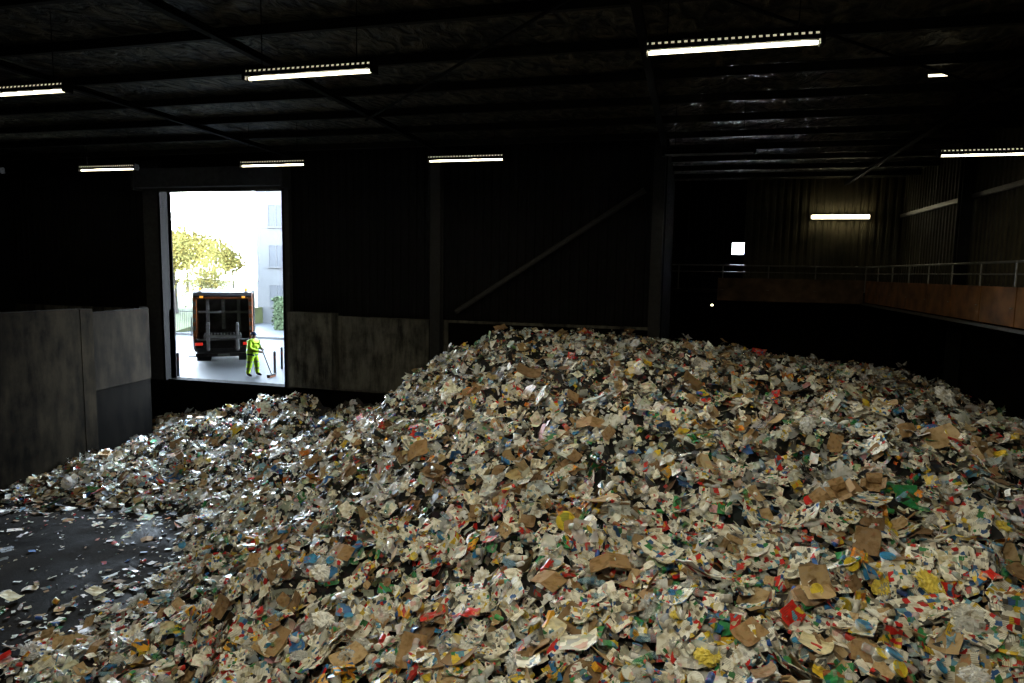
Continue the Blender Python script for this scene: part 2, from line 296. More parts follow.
# ------------------------------------------------------------------ lamps
M_tube,nt,bb=newmat("fluorescent_tube"); bb.inputs['Emission Color'].default_value=(1,.90,.58,1); bb.inputs['Emission Strength'].default_value=4
M_slot,nt,bb=newmat("light_slot"); bb.inputs['Emission Color'].default_value=(1,.88,.6,1); bb.inputs['Emission Strength'].default_value=.5
M_tubeoff=simple("tube_unlit",(.08,.08,.07),.3)
LL=2.42
def lamp_meshes(lit):
    slot=M_slot if lit else M_steelg
    hb=MB(); h=LL/2
    hb.box(-h,h,-.05,.05,.18,.22)
    n=26; 
    for s in(-1,1):
        for i in range(n):
            x0=-h+LL*i/n; x1=-h+LL*(i+1)/n; xm=x0+(x1-x0)*.5
            P=lambda x,k:(x,s*(.05+.05*k),.19-.13*k)
            hb.add([P(x0,0),P(x1,0),P(x1,.15),P(x0,.15)],[(0,1,2,3)],0)
            hb.add([P(x0,.15),P(xm,.15),P(xm,.40),P(x0,.40)],[(0,1,2,3)],1)
            hb.add([P(xm,.15),P(x1,.15),P(x1,.40),P(xm,.40)],[(0,1,2,3)],0)
            hb.add([P(x0,.40),P(x1,.40),P(x1,1),P(x0,1)],[(0,1,2,3)],0)
    body=hb.me("lamp_housing",[M_steel,slot])
    tb=MB().tube((-h+.05,0,.035),(h-.05,0,.035),.026,10).me("tube",M_tube if lit else M_tubeoff,True)
    ec=MB().box(-.03,.03,-.10,.10,0,.22).me("end_cap",M_steel)
    return body,tb,ec
LM={True:lamp_meshes(True),False:lamp_meshes(False)}
rodm=MB().tube((0,0,.19),(0,0,1.0),.008,6).me("suspension_rod",M_steel)
def area(name,size,size_y,power,col,parent,loc,rot=(0,0,0)):
    l=bpy.data.lights.new(name,'AREA'); l.shape='RECTANGLE'; l.size=size; l.size_y=size_y; l.energy=power; l.color=col
    o=bpy.data.objects.new(name,l); COL.objects.link(o); o.parent=parent; o.location=loc; o.rotation_euler=rot; return o
def lamp(x,y,z,power,lit=True,lab="lit fluorescent batten lamp with slotted reflector hanging from the roof"):
    B,T,E=LM[lit]
    o=link("fluorescent_lamp",B,lab,"lamp",group="fluorescent lamps under the roof",loc=(x,y,z))
    link("tube",T,parent=o)
    for s in(-1,1):
        link("end_cap",E,parent=o,loc=(s*LL/2,0,0))
        r=link("suspension_rod",rodm,parent=o,loc=(s*.9,0,0)); r.scale=(1,1,(roofz(y)-z-.19)/.81); r.location.z=.19*(1-r.scale.z)
    if lit: area("lamp_light",LL-.15,.06,power,(1,.93,.68),o,(0,0,.068))
    return o
PN=560;PF=50
lamp(.40,10.5,8.10,PN*.9); lamp(-6.42,10.5,8.10,PN)
lamp(-12.75,10.5,8.10,PN*.4)
for x in(-6.75,-13.4,-20.05,-26.1): lamp(x,19.7,8.16,PF)
lamp(7.15,19.7,7.96,PF*.5)
lamp(.3,19.7,8.16,0,False,"unlit fluorescent batten lamp hanging from the dark roof")
for x in(-.6,-6.): lamp(x,1.5,8.3,PN*1.4)
wl=link("wall_lamp",MB().box(-1.25,1.25,-.02,.06,-.09,.09).me("wlb",M_white),"bright tube lamp mounted on the corrugated wall","lamp",loc=tuple(onplaneY(840,217,BY-.12)))
link("tube",MB().tube((-1.2,-.07,0),(1.2,-.07,0),.10,10).me("tube",M_tube),parent=wl)
area("lamp_light",2.3,.1,34,(1,.88,.58),wl,(0,-.20,0),(math.radians(90),0,0))
sk=onplaneZ(938,76,9.2)
s_=link("roof_lamp",MB().box(-.2,.2,-.04,.04,0,.03).box(-.22,-.2,-.06,.06,-.02,.04,1).box(.2,.22,-.06,.06,-.02,.04,1).me("sk",[M_tube,M_steel]),"tiny bright lamp high under the roof","lamp",loc=tuple(sk))
p=onplaneY(712,306,BY-1.2)
link("marker_lamp",MB().lathe([(.03,0),(.06,.02),(.06,.06),(.02,.1)],10).me("ml",M_tube),"tiny bright marker lamp on the walkway edge","lamp",loc=tuple(p))
# ------------------------------------------------------------------ HEAP height field
cp=np.array([(-17,10,-2.4),(-14,10,-2.4),(-12.4,10.2,-2.2),(-13.5,7.2,-2.08),(-12.2,7.6,-1.95),(-16,13,-2.3),(-13.8,12.6,-2.3),(-18,7,-2.1),(-10.5,6,-1.85),(-10,3,-1.9),(-14,4,-2.0),(-18.5,11,-2.3),(-19,13.2,-2.1),
(-10.9,8.8,-1.95),(-10.3,10.2,-1.92),(-12.2,12.8,-2.15),(-11.0,12.2,-1.93),(-12.6,14.6,-1.93),(-14.5,14.6,-2.02),(-16,14.9,-1.93),(-18.8,14.5,-1.86),(-8.5,7.2,-1.65),(-7.2,5,-1.7),
(-18.5,17,-1.6),(-18.5,19.5,-1.6),(-19.2,20.8,-1.55),(-18.7,21.5,-1.45),(-20.5,23.6,-1.6),(-18.5,23.7,-1.15),(-16.9,23.6,-.65),(-15.6,23.5,-.5),(-13.6,23.7,-.75),(-14.5,20.5,-1.2),(-15.5,17.5,-1.5),(-12,20,-1.15),
(-11.2,23.6,-.6),(-10.3,23.4,-.5),(-9.75,22.6,-.15),(-9.15,22.3,1.2),(-8.2,22.2,1.95),(-7.2,22.2,2.2),(-5.7,22,2.45),(-3.5,21.7,2.50),(-1.5,21.5,2.58),(.3,22,2.45),(2.3,24,1.95),(5.7,27,1.55),(7.3,27,1.25),(8.2,22.2,.85),(8.6,18,1.2),
(-5,24,2.3),(-1.2,24,2.2),(0,27,1.7),(4,30,.8),(7,33,.3),(0,33.5,.5),
(-10.4,19,-.95),(-8.9,18.5,.8),(-8,16.5,.55),(-5,18,1.9),(-2,17,2.05),(2,17,1.85),(5.5,18,1.55),
(-8.8,12,-1.1),(-5.5,13,.75),(-2,13.5,1.6),(2,13.5,1.7),(6,13.5,1.4),(8.7,13,1.2),
(-6.5,9.3,-.5),(-3.5,10,.6),(0,10,1.3),(4,10,1.4),(8,10,1.2),
(-5.5,6.5,-1.1),(-3,7,.0),(0,7,.7),(3.5,7,1.0),(8,6,.9),(0,4,.3),(-4,4,-1.0),(4,4,.5),(8,3,.5),(0,0,-.5),(6,0,-.3),(-6,0,-2.)],float)
A=np.linalg.norm(cp[:,None,:2]-cp[None,:,:2],axis=2); W=np.linalg.solve(A+np.eye(len(cp))*-.08,cp[:,2])
ks=[]
for l,a in [(3.2,.10),(2.6,.10),(2.0,.10),(1.6,.09),(1.2,.08),(1.0,.07),(.75,.065),(.6,.06),(.45,.05),(.36,.045)]:
    th=rng.uniform(0,6.28); kk=np.array([math.cos(th),math.sin(th)])*2*math.pi/l; ks.append((kk,rng.uniform(0,6.28),a))
def H(x,y):
    x=np.asarray(x,float);y=np.asarray(y,float); sh=x.shape; P=np.stack([x.ravel(),y.ravel()],1)
    out=np.empty(len(P))
    for i in range(0,len(P),4000):
        D=np.linalg.norm(P[i:i+4000,None]-cp[None,:,:2],axis=2); out[i:i+4000]=D@W
    amp=np.clip((out+2.15)/.9,.08,1)
    Q=P+np.stack([np.sin(P[:,1]*1.7)*.35,np.sin(P[:,0]*1.9)*.35],1)
    for k,ph,a in ks: out+=a*np.sin(Q@k+ph)*amp
    return out.reshape(sh)
def inroom(x,y): 
    lim=np.where(y<18.3,-19.40,np.where(y<21.2,-19.5-(y-18.3)*.125,-19.9-(y-21.2)*.90))
    return (x<RX-.15)&(x>lim)&((y<FY-.3)|((x>-.8)&(y<BY-.3)))
gx=np.linspace(-22.5,RX-.02,230); gy=np.linspace(-1,BY-.05,240); GX,GY=np.meshgrid(gx,gy)
GZ=np.maximum(H(GX,GY)-.08,FZ-.15)
idx=np.arange(GX.size).reshape(GX.shape)
fs=[]
for j in range(len(gy)-1):
    for i in range(len(gx)-1):
        zz=GZ[j:j+2,i:i+2].max()
        if zz<=FZ-.1: continue
        cx,cy=gx[i],gy[j]
        if cy>FY-.25 and cx<-1.0: continue
        if cx<-19.6 and cy<21.1: continue
        if cy>=21.1 and cx<-19.9-(cy-21.2)*.9-.1: continue
        fs.append((idx[j,i],idx[j,i+1],idx[j+1,i+1],idx[j+1,i]))
M_heap,nt,bb=newmat("packed_waste_base"); 
tc=N(nt,'ShaderNodeTexCoord'); vo=N(nt,'ShaderNodeTexVoronoi'); vo.inputs['Scale'].default_value=9; nt.links.new(tc.outputs['Object'],vo.inputs['Vector'])
hs=N(nt,'ShaderNodeHueSaturation'); hs.inputs['Saturation'].default_value=.35; hs.inputs['Value'].default_value=.025; nt.links.new(vo.outputs['Color'],hs.inputs['Color']); nt.links.new(hs.outputs['Color'],bb.inputs['Base Color']); bb.inputs['Specular IOR Level'].default_value=.08
link("waste_heap",mesh("waste_heap",np.stack([GX.ravel(),GY.ravel(),GZ.ravel()],1),fs,M_heap),"huge mound of packed mixed recyclable waste filling the hall","waste heap",kind="stuff")
# ------------------------------------------------------------------ scraps
PAL=[((.90,.87,.74),.28,.35),((.64,.62,.55),.11,.7),((.93,.93,.91),.15,.2),((.40,.40,.36),.07,1.),((.27,.17,.085),.060,.05),((.50,.37,.20),.045,.1),
((.60,.02,.015),.028,.3),((.02,.12,.38),.022,.3),((.02,.23,.07),.025,.3),((.74,.52,.03),.019,.3),((.66,.20,.02),.012,.3),((.20,.40,.54),.020,.3),((.010,.010,.012),.13,.1),((.06,.052,.043),.14,.3),((.55,.28,.30),.007,.3),((.42,.55,.32),.020,.3)]
def normals(x,y):
    e=.2; hx=(H(x+e,y)-H(x-e,y))/(2*e); hy=(H(x,y+e)-H(x,y-e))/(2*e)
    n=np.stack([-hx,-hy,np.ones_like(hx)],1); return n/np.linalg.norm(n,axis=1)[:,None]
def scraps(name,x,y,dz,wh,cols,crump,spread,mat,label,cat,fold=.4):
    n=len(x); h0=H(x,y); z=np.maximum(h0,FZ+.02); onfloor=(h0<FZ+.02)
    nn=normals(x,y); nn[onfloor]=(0,0,1)
    sp=np.where(onfloor,.18,spread)[:,None]
    nn=nn+rng.normal(0,1,(n,3))*sp; nn[:,2]=np.abs(nn[:,2])*1; nn/=np.linalg.norm(nn,axis=1)[:,None]
    t=rng.normal(0,1,(n,3)); t-=nn*(t*nn).sum(1)[:,None]; t/=np.linalg.norm(t,axis=1)[:,None]; s=np.cross(nn,t)
    U,V=np.meshgrid([-.5,-.17,.17,.5],[-.5,0,.5]); U=U.ravel();V=V.ravel(); m=12
    wh=wh*np.where(onfloor,.65,1.)[:,None]
    w=wh[:,0:1];h=wh[:,1:2]
    jx=rng.normal(0,.07,(n,m));jy=rng.normal(0,.07,(n,m))
    lu=(U+jx)*w; lv=(V+jy)*h
    cf=np.where(onfloor,.4,1.)[:,None]
    lz=rng.normal(0,1,(n,m))*crump*w*cf+rng.normal(0,fold,(n,1))*np.abs(U)*w*cf+rng.normal(0,fold*.6,(n,1))*np.abs(V)*h*cf
    zc=np.where(onfloor,FZ+.02+np.abs(dz)*.15,z+dz)
    C=np.stack([x,y,zc],1)
    P=C[:,None,:]+lu[...,None]*t[:,None,:]+lv[...,None]*s[:,None,:]+lz[...,None]*nn[:,None,:]
    P[...,2]=np.maximum(P[...,2],FZ+.008)
    P[...,0]=np.minimum(P[...,0],RX-.02)
    P[...,0]=np.where(P[...,1]<18.3,np.maximum(P[...,0],-19.46),P[...,0])
    base=[(j*4+i,j*4+i+1,(j+1)*4+i+1,(j+1)*4+i) for j in range(2) for i in range(3)]
    F_=(np.array(base)[None]+(np.arange(n)*m)[:,None,None]).reshape(-1)
    me=bpy.data.meshes.new(name); nf=n*6
    me.vertices.add(n*m); me.vertices.foreach_set('co',P.reshape(-1).astype(np.float32))
    me.loops.add(nf*4); me.loops.foreach_set('vertex_index',F_.astype(np.int32))
    me.polygons.add(nf); me.polygons.foreach_set('loop_start',(np.arange(nf)*4).astype(np.int32))
    me.update(calc_edges=True)
    ca=me.color_attributes.new('Col','FLOAT_COLOR','POINT'); ca.data.foreach_set('color',np.repeat(cols,m,axis=0).reshape(-1).astype(np.float32))
    uv=me.uv_layers.new(name='UVMap'); off=rng.uniform(0,60,(n,2))
    UVp=np.stack([U*w+off[:,0:1],V*h+off[:,1:2]],2).reshape(-1,2)
    uv.data.foreach_set('uv',UVp[F_].reshape(-1).astype(np.float32))
    me.materials.append(mat)
    return link(name,me,label,cat,kind="stuff")
def density(x,y):
    h=H(x,y); d=np.clip((h+2.05)/.22,0,1)
    base=np.exp(-np.clip(-1.94-h,0,1)/.11)*.5+.055
    return np.maximum(d,np.clip(base,0,1))*inroom(x,y)
def sample(n,boost=True):
    X=[];Y=[]
    while sum(map(len,X))<n:
        x=rng.uniform(-24,RX,40000); y=rng.uniform(3,BY,40000)
        hz=np.maximum(H(x,y),FZ); u,v,z=proj(np.stack([x,y,hz],1))
        vis=(z>1)&(u>-60)&(u<1090)&(v<760)
        k=rng.uniform(0,1,len(x))<density(x,y)*vis
        X.append(x[k]);Y.append(y[k])
    return np.concatenate(X)[:n],np.concatenate(Y)[:n]
def cols(n,pal,jit=.34):
    w=np.array([p[1] for p in pal]);w=w/w.sum(); i=rng.choice(len(pal),n,p=w)
    c=np.array([p[0] for p in pal])[i]*rng.uniform(1-jit,1+jit*.15,(n,1))*rng.normal(1,.03,(n,3)); a=np.array([p[2] for p in pal])[i]*rng.uniform(.3,1.4,n)
    return np.concatenate([np.clip(c,0,.95),np.clip(a,0,1)[:,None]],1)
def sizes(n,med,sig,lo,hi,asp=(.4,1.)):
    w=np.clip(med*np.exp(rng.normal(0,sig,n)),lo,hi); return np.stack([w,w*rng.uniform(*asp,n)],1)
n=48000; x,y=sample(n); scraps("paper_litter",x,y,rng.uniform(-.06,.09,n),sizes(n,.098,.66,.022,.48),cols(n,PAL),.018,.34,M_paper,"dense litter of torn paper, leaflets and packaging covering the heap","waste paper",fold=.22)
n=20000; x,y=sample(n); scraps("plastic_film_litter",x,y,rng.uniform(-.04,.10,n),sizes(n,.090,.52,.022,.34,(.3,1.)),cols(n,PAL[2:]+PAL[:1]+[((.7,.72,.74),.2,.2)]),.08,.45,M_gloss,"crumpled plastic film and wrappers spread over the heap","plastic waste",fold=.45)
n=4000; x,y=sample(n); scraps("clear_film_litter",x,y,rng.uniform(.02,.12,n),sizes(n,.18,.45,.07,.5,(.4,1.)),cols(n,[((.88,.91,.92),1,.05),((.75,.85,.9),.3,.05),((.8,.88,.75),.3,.05)],.1),.11,.4,M_clear,"crinkled clear plastic film and packaging over the heap","plastic waste",fold=.5)
n=2600; x,y=sample(n); scraps("cardboard_litter",x,y,rng.uniform(0,.11,n),sizes(n,.16,.5,.06,.48),cols(n,[((.35,.225,.115),1,.05),((.50,.36,.20),.7,.15),((.25,.165,.10),.5,.0)]),.02,.36,M_card,"torn brown cardboard scraps lying in the heap","cardboard",fold=.25)
# ------------------------------------------------------------------ individual waste items
def colmesh(me,rgb,a,uvscale=1):
    n=len(me.vertices); ca=me.color_attributes.new('Col','FLOAT_COLOR','POINT'); ca.data.foreach_set('color',list((*rgb,a))*n)
    uv=me.uv_layers.new(name='UVMap')
    co=np.empty(n*3,np.float32); me.vertices.foreach_get('co',co); co=co.reshape(-1,3)
    li=np.empty(len(me.loops),np.int32); me.loops.foreach_get('vertex_index',li)
    uvs=np.stack([co[:,0]+co[:,2]*.7,co[:,1]+co[:,2]*.7],1)[li]*uvscale
    uv.data.foreach_set('uv',uvs.reshape(-1)); return me
def sheet(name,w,h,nx,ny,cr,fold,mat,rgb,a,thick=0):
    xs=np.linspace(-.5,.5,nx);ys=np.linspace(-.5,.5,ny); v=[]
    ph=rng.uniform(0,6,6); k=rng.uniform(2,7,6); c1=rng.uniform(-.25,.25)
    cut=[rng.uniform(0,.22) for _ in range(4)]
    for yy in ys:
        for xx in xs:
            z=cr*(math.sin(k[0]*xx*2+k[1]*yy+ph[0])+.7*math.sin(k[2]*yy*2-k[3]*xx+ph[1])+.6*abs(math.sin(k[4]*(xx+yy)+ph[2]))+rng.normal(0,.2))*w*.5
            z+=fold*abs(xx-c1)*w+ .15*fold*yy*yy*h
            ci=(xx>0)+2*(yy>0); e=max(0,abs(xx)+abs(yy)-.75)*cut[ci]*2
            v.append((xx*w*(1-abs(fold)*.15)*(1-e)+rng.normal(0,.012*w*(1+cr*6)),yy*h*(1-e)+rng.normal(0,.012*h*(1+cr*6)),z))
    f=[(j*nx+i,j*nx+i+1,(j+1)*nx+i+1,(j+1)*nx+i) for j in range(ny-1) for i in range(nx-1)]
    if thick:
        m=len(v); v+= [(p[0],p[1],p[2]-thick) for p in v]; g=list(f); f+= [tuple(i+m for i in q[::-1]) for q in g]
        ring=[i for i in range(nx)]+[j*nx+nx-1 for j in range(1,ny)]+[(ny-1)*nx+i for i in range(nx-2,-1,-1)]+[j*nx for j in range(ny-2,0,-1)]
        f+=[(ring[i],ring[i]+m,ring[(i+1)%len(ring)]+m,ring[(i+1)%len(ring)]) for i in range(len(ring))]
    return colmesh(mesh(name,v,f,mat),rgb,a)
def blob(name,sx,sy,sz,cr,mat,rgb,a):
    import bmesh
    bm=bmesh.new(); bmesh.ops.create_icosphere(bm,subdivisions=4,radius=.5)
    ph=rng.uniform(0,6,9)
    for v in bm.verts:
        c=v.co.copy()
        r1=abs(math.sin(c.x*9+ph[0]+3*math.sin(c.y*6+ph[5]))); r2=abs(math.sin(c.y*11+ph[1]+2.5*math.sin(c.z*7+c.x*3))); r3=abs(math.sin(c.z*13+ph[2]+3*math.sin(c.x*8)))
        d=1.15-cr*(r1+r2+r3)*1.3
        tw=max(0,c.z-.32)*1.2; v.co=Vector((c.x*sx*d*(1-tw),c.y*sy*d*(1-tw),c.z*sz*d+(sz*.5*max(0,c.z-.42)*4)))
    me=bpy.data.meshes.new(name); bm.to_mesh(me); bm.free(); me.materials.append(mat); return colmesh(me,rgb,a)
def lathe_item(name,prof,n,mat,rgb,a,crush=.0,alongx=True):
    b=MB().lathe(prof,n); ph=rng.uniform(0,6); L=max(p[1] for p in prof)
    vs=[]
    for (x,y,z) in b.v:
        k=1-crush*math.exp(-((z/L-.45)/.22)**2); vs.append((x,y*k+crush*.02*math.sin(z*30+ph),z))
    if alongx: vs=[(z-L/2,x,y) for x,y,z in vs]
    return colmesh(mesh(name,vs,b.f,mat,smooth=False),rgb,a)
def boxy(name,w,d,h,mat,rgb,a,gable=False,crush=.1,open_top=False):
    v=[];f=[]
    def j(): return rng.normal(0,crush*.12)
    for z,s in((0,1),(h*.5,1-crush*.6),(h,1)):
        for sx,sy in((-1,-1),(1,-1),(1,1),(-1,1)): v.append((sx*w/2*s+j()*w,sy*d/2*s+j()*d,z+j()*h*.5))
    f=[(3,2,1,0)]+[(k*4+i,k*4+(i+1)%4,k*4+4+(i+1)%4,k*4+4+i) for k in range(2) for i in range(4)]
    if gable:
        v+=[(-w/2,0,h+d*.45),(w/2,0,h+d*.45),(-w/2,0,h+d*.6),(w/2,0,h+d*.6)]
        f+=[(8,9,13,12),(10,11,12,13),(9,10,13),(11,8,12),(12,13,15,14)]
    elif open_top:
        fl=.45*d
        e=[(8,9,0,-1),(9,10,1,0),(10,11,0,1),(11,8,-1,0)]
        for p,q,ox,oy in e:
            m=len(v); up=rng.uniform(-.2,.9)
            for i in(q,p): v.append((v[i][0]+ox*fl,v[i][1]+oy*fl,v[i][2]+up*fl*.6))
            f.append((p,q,m,m+1))
        m=len(v); v+=[(v[i][0]*.96,v[i][1]*.96,v[i][2]) for i in(8,9,10,11)]+[(v[i][0]*.96,v[i][1]*.96,.02) for i in(0,1,2,3)]
        f+=[(m+i,m+4+i,m+4+(i+1)%4,m+(i+1)%4) for i in range(4)]+[(m+4,m+5,m+6,m+7)]
    else: f.append((8,9,10,11))
    v=[(a_,b_,c_-h/2) for a_,b_,c_ in v]
    return colmesh(mesh(name,v,f,mat),rgb,a)
WH=(.94,.91,.82)
K={}
def add(kind,cat,me,lab,w=1,ch=()): K.setdefault(kind,[]).append((me,lab,cat,w,ch))
on=" lying on the waste heap"
for i in range(5): add("paper_sheet","paper",sheet("paper_sheet",.30,.22,7,6,.015+.010*i,rng.uniform(-.4,.4),M_paper,WH,.1+.18*i),"creased white sheet of paper"+on,2.5)
add("paper_sheet","paper",sheet("paper_sheet",.30,.22,7,6,.04,.4,M_paper,(.80,.72,.48),.1),"creased cream sheet of paper"+on,1.2)
add("paper_sheet","paper",sheet("paper_sheet",.28,.2,7,6,.04,-.4,M_paper,(.45,.60,.70),.15),"creased pale blue paper"+on,.4)
for i in range(4): add("newspaper","newspaper",sheet("newspaper",.56,.40,9,7,.018+.008*i,rng.uniform(-.3,.3),M_paper,(.82,.80,.72),.9,.012),"open grey printed newspaper pages"+on)
for c,nm in(((.62,.03,.02),"red"),((.03,.15,.42),"blue"),((.78,.55,.05),"yellow"),((.88,.85,.75),"pale"),((.04,.28,.10),"green"),((.6,.28,.35),"pink")):
    add("magazine","magazine",sheet("magazine",.29,.21,6,5,.012,rng.uniform(-.35,.35),M_gloss,c,.85,.010),"glossy "+nm+" printed magazine cover"+on,6 if nm=="pale" else .7)
for i,c in enumerate([(.35,.22,.11),(.48,.34,.19),(.26,.165,.09)]): 
    for q in range(2): add("cardboard_piece","cardboard",sheet("cardboard_piece",.46,.34,5,4,.012,rng.uniform(-.5,.5),M_card,c,.04,.008),"torn flattened brown cardboard piece"+on)
    add("cardboard_box","box",boxy("cardboard_box",.42,.30,.24,M_card,c,.04,crush=.3,open_top=True),"battered open brown cardboard box"+on)
for c,nm in(((.85,.9,.92),"clear"),((.03,.38,.13),"green"),((.3,.55,.75),"light blue"),((.9,.9,.88),"white")):
    prof=[(.03,0),(.042,.01),(.043,.07),(.039,.09),(.043,.11),(.043,.19),(.035,.235),(.018,.27),(.014,.285)]
    me=lathe_item("plastic_bottle",prof,12,M_clear if nm!="white" else M_gloss,c,.05,crush=.45)
    capc=random.choice([(.1,.2,.6),(.7,.1,.08),(.8,.8,.8)])
    cap=colmesh(MB().tube((.14,0,0),(.162,0,0),.017,10).me("cap",M_gloss),capc,0)
    lb=colmesh(mesh("paper_band",*(lambda q:([(z-.1425,x,y*.80) for x,y,z in q.v],q.f))(MB().lathe([(.0445,.02),(.0445,.075)],12,cap=False)),M_gloss),(.6,.15,.12),.8)
    add("plastic_bottle","bottle",me,"crushed "+nm+" plastic drink bottle"+on,2.5 if nm=="clear" else 1,(("cap",cap),("paper_band",lb)))
for c,nm in(((.7,.7,.72),"silver"),((.6,.03,.02),"red"),((.04,.12,.5),"blue"),((.06,.35,.1),"green")):
    add("drink_can","can",lathe_item("drink_can",[(.024,0),(.032,.008),(.033,.10),(.027,.116),(.025,.118)],12,M_gloss,c,.35,crush=.3),"dented "+nm+" aluminium drink can"+on,2 if nm=="silver" else 1)
add("tin_can","can",lathe_item("tin_can",[(.042,0),(.042,.01),(.040,.02),(.042,.03),(.040,.05),(.042,.07),(.042,.11)],14,M_gloss,(.6,.58,.53),.3,crush=.1),"empty ribbed tin can"+on)
for c,nm in(((.92,.90,.84),"white"),((.04,.2,.48),"blue"),((.65,.04,.03),"red"),((.05,.30,.1),"green"),((.82,.42,.04),"orange")):
    add("drink_carton","carton",boxy("drink_carton",.09,.07,.2,M_gloss,c,.7,gable=True,crush=.5),"squashed "+nm+" drink carton"+on,4 if nm=="white" else 1)
    add("food_box","packet",boxy("food_box",.19,.055,.27,M_paper,c,.7,crush=.4),"flattened "+nm+" food packaging box"+on,5 if nm=="white" else .9)
for c,nm,mt in(((.93,.93,.93),"white",M_gloss),((.88,.9,.91),"clear",M_clear),((.88,.9,.91),"clear",M_clear),((.25,.42,.6),"light blue",M_gloss),((.03,.03,.035),"black",M_gloss),((.8,.65,.12),"yellow",M_gloss)):
    add("plastic_bag","bag",blob("plastic_bag",.42,.34,.20,.17,mt,c,.0),"crumpled "+nm+" plastic bag"+on,1.5 if nm in("clear","white") else .25)
for c,nm in(((.93,.93,.90),"white"),((.68,.03,.02),"red"),((.82,.56,.04),"yellow"),((.03,.22,.5),"blue"),((.03,.32,.1),"green"),((.65,.65,.66),"silver"),((.8,.3,.03),"orange")):
    for q in range(2): add("plastic_wrapper","wrapper",sheet("plastic_wrapper",.24,.13,8,6,.07,rng.uniform(-.5,.5),M_gloss,c,.4),"crinkled "+nm+" plastic wrapper"+on,4 if nm=="white" else .6)
for c,lc,nm in(((.82,.82,.78),(.8,.62,.05),"white tub with yellow lid"),((.8,.6,.06),(.82,.82,.78),"yellow tub with white lid"),((.87,.87,.85),(.05,.3,.6),"white tub with blue lid")):
    tb=lathe_item("plastic_tub",[(.06,0),(.075,.10),(.082,.10),(.082,.112)],16,M_gloss,c,.35,alongx=False)
    ld=colmesh(MB().lathe([(.084,.105),(.084,.12),(.07,.122),(.065,.117)],16).me("lid",M_gloss),lc,.3)
    add("plastic_tub","tub",tb,"round "+nm+on,1,(("lid",ld),))
G={"paper_sheet":"paper sheets on the heap","newspaper":"newspapers on the heap","magazine":"magazines on the heap","cardboard_piece":"cardboard pieces on the heap","cardboard_box":"cardboard boxes on the heap","plastic_bottle":"plastic bottles on the heap","drink_can":"drink cans on the heap","tin_can":"tin cans on the heap","drink_carton":"drink cartons on the heap","food_box":"food boxes on the heap","plastic_bag":"plastic bags on the heap","plastic_wrapper":"plastic wrappers on the heap","plastic_tub":"plastic tubs on the heap"}
def hit(u,v):
    d=ray(u,v); t=np.linspace(3,45,420); P=np.array([0,0,CAMZ])+d*t[:,None]
    hh=np.maximum(H(P[:,0],P[:,1]),FZ); k=np.argmax(P[:,2]<hh)
    return P[k] if P[k,2]<hh[k] else None
def place(kind,vi,x,y,scale=1.,tilt=.32,yaw=None,dz=None,flat=False):
    me,lab,cat,w,ch=K[kind][vi]
    h=float(H(np.array([x]),np.array([y]))[0]); onf=h<FZ+.02; z=max(h,FZ)
    n=np.array([0,0,1.]) if onf else normals(np.array([x]),np.array([y]))[0]
    n=Vector(n)+Vector(rng.normal(0,.06 if onf else tilt,3)); n.z=abs(n.z); n.normalize()
    a=yaw if yaw is not None else rng.uniform(0,6.283)
    q=Vector((0,0,1)).rotation_difference(n)@Euler((0,0,a)).to_quaternion()
    o=bpy.data.objects.new(kind,me); COL.objects.link(o)
    o["label"]=lab if not onf else lab.replace("lying on the waste heap","lying on the dark asphalt floor"); o["category"]=cat; o["group"]=G[kind]
    if dz is None: dz=rng.uniform(.11,.18)
    if onf: dz={"paper_sheet":.05,"plastic_wrapper":.05,"plastic_bag":.11,"cardboard_box":.13,"food_box":.05,"drink_carton":.06}.get(kind,.05)*scale
    o.location=(x,y,z+dz); o.rotation_mode='QUATERNION'; o.rotation_quaternion=q; 
    if kind in("food_box","drink_carton"): o.rotation_quaternion=q@Euler((math.radians(rng.choice([90,80,100])),0,0)).to_quaternion()
    if kind=="plastic_tub": o.rotation_quaternion=q@Euler((math.radians(rng.uniform(-70,70)),0,0)).to_quaternion()
    o.scale=(scale,)*3
    for nm,cm in ch:
        c=bpy.data.objects.new(nm,cm); COL.objects.link(c); c.parent=o
    return o
CNT={"paper_sheet":290,"newspaper":180,"magazine":260,"cardboard_piece":170,"cardboard_box":12,"plastic_bottle":270,"drink_can":90,"tin_can":50,"drink_carton":170,"food_box":200,"plastic_bag":70,"plastic_wrapper":280,"plastic_tub":60}
SC={"newspaper":(.4,1.0),"cardboard_piece":(.3,.95),"cardboard_box":(.5,.8),"plastic_bag":(.4,1.0),"paper_sheet":(.4,1.1),"magazine":(.4,1.0),"plastic_bottle":(.8,1.1),"drink_can":(1,1.2),"tin_can":(1,1.2),"drink_carton":(.8,1.1),"plastic_wrapper":(.4,1.1),"food_box":(.45,.95)}
for kind,c in CNT.items():
    ws=np.array([e[3] for e in K[kind]],float); ws/=ws.sum(); k=0; tr=0
    while k<c and tr<c*8:
        tr+=1
        u=rng.uniform(-10,1034); v=rng.uniform(400,700)
        if rng.uniform()<.4: v=rng.uniform(520,700)
        p=hit(u,v)
        if p is None or p[1]<4 or not inroom(p[0],p[1]) or p[1]>30: continue
        if rng.uniform()>float(density(np.array([p[0]]),np.array([p[1]]))[0])*1.0: continue
        if p[0]>RX-.5 or p[0]<-19 or (p[1]>FY-.6 and p[0]<-.8): continue
        place(kind,int(rng.choice(len(ws),p=ws)),float(p[0]),float(p[1]),float(rng.uniform(*SC.get(kind,(.7,1.1))))); k+=1
def at(kind,vi,u,v,s,yaw,tilt=.1,dz=.2):
    p=hit(u,v)
    if p is not None: place(kind,vi,float(p[0]),float(p[1]),s,tilt,yaw,dz)
at("cardboard_piece",0,608,580,1.2,.2,.25,.25); at("cardboard_piece",2,600,520,1.1,.5,.25,.25); at("cardboard_piece",4,528,385,1.5,.2,.3,.3)
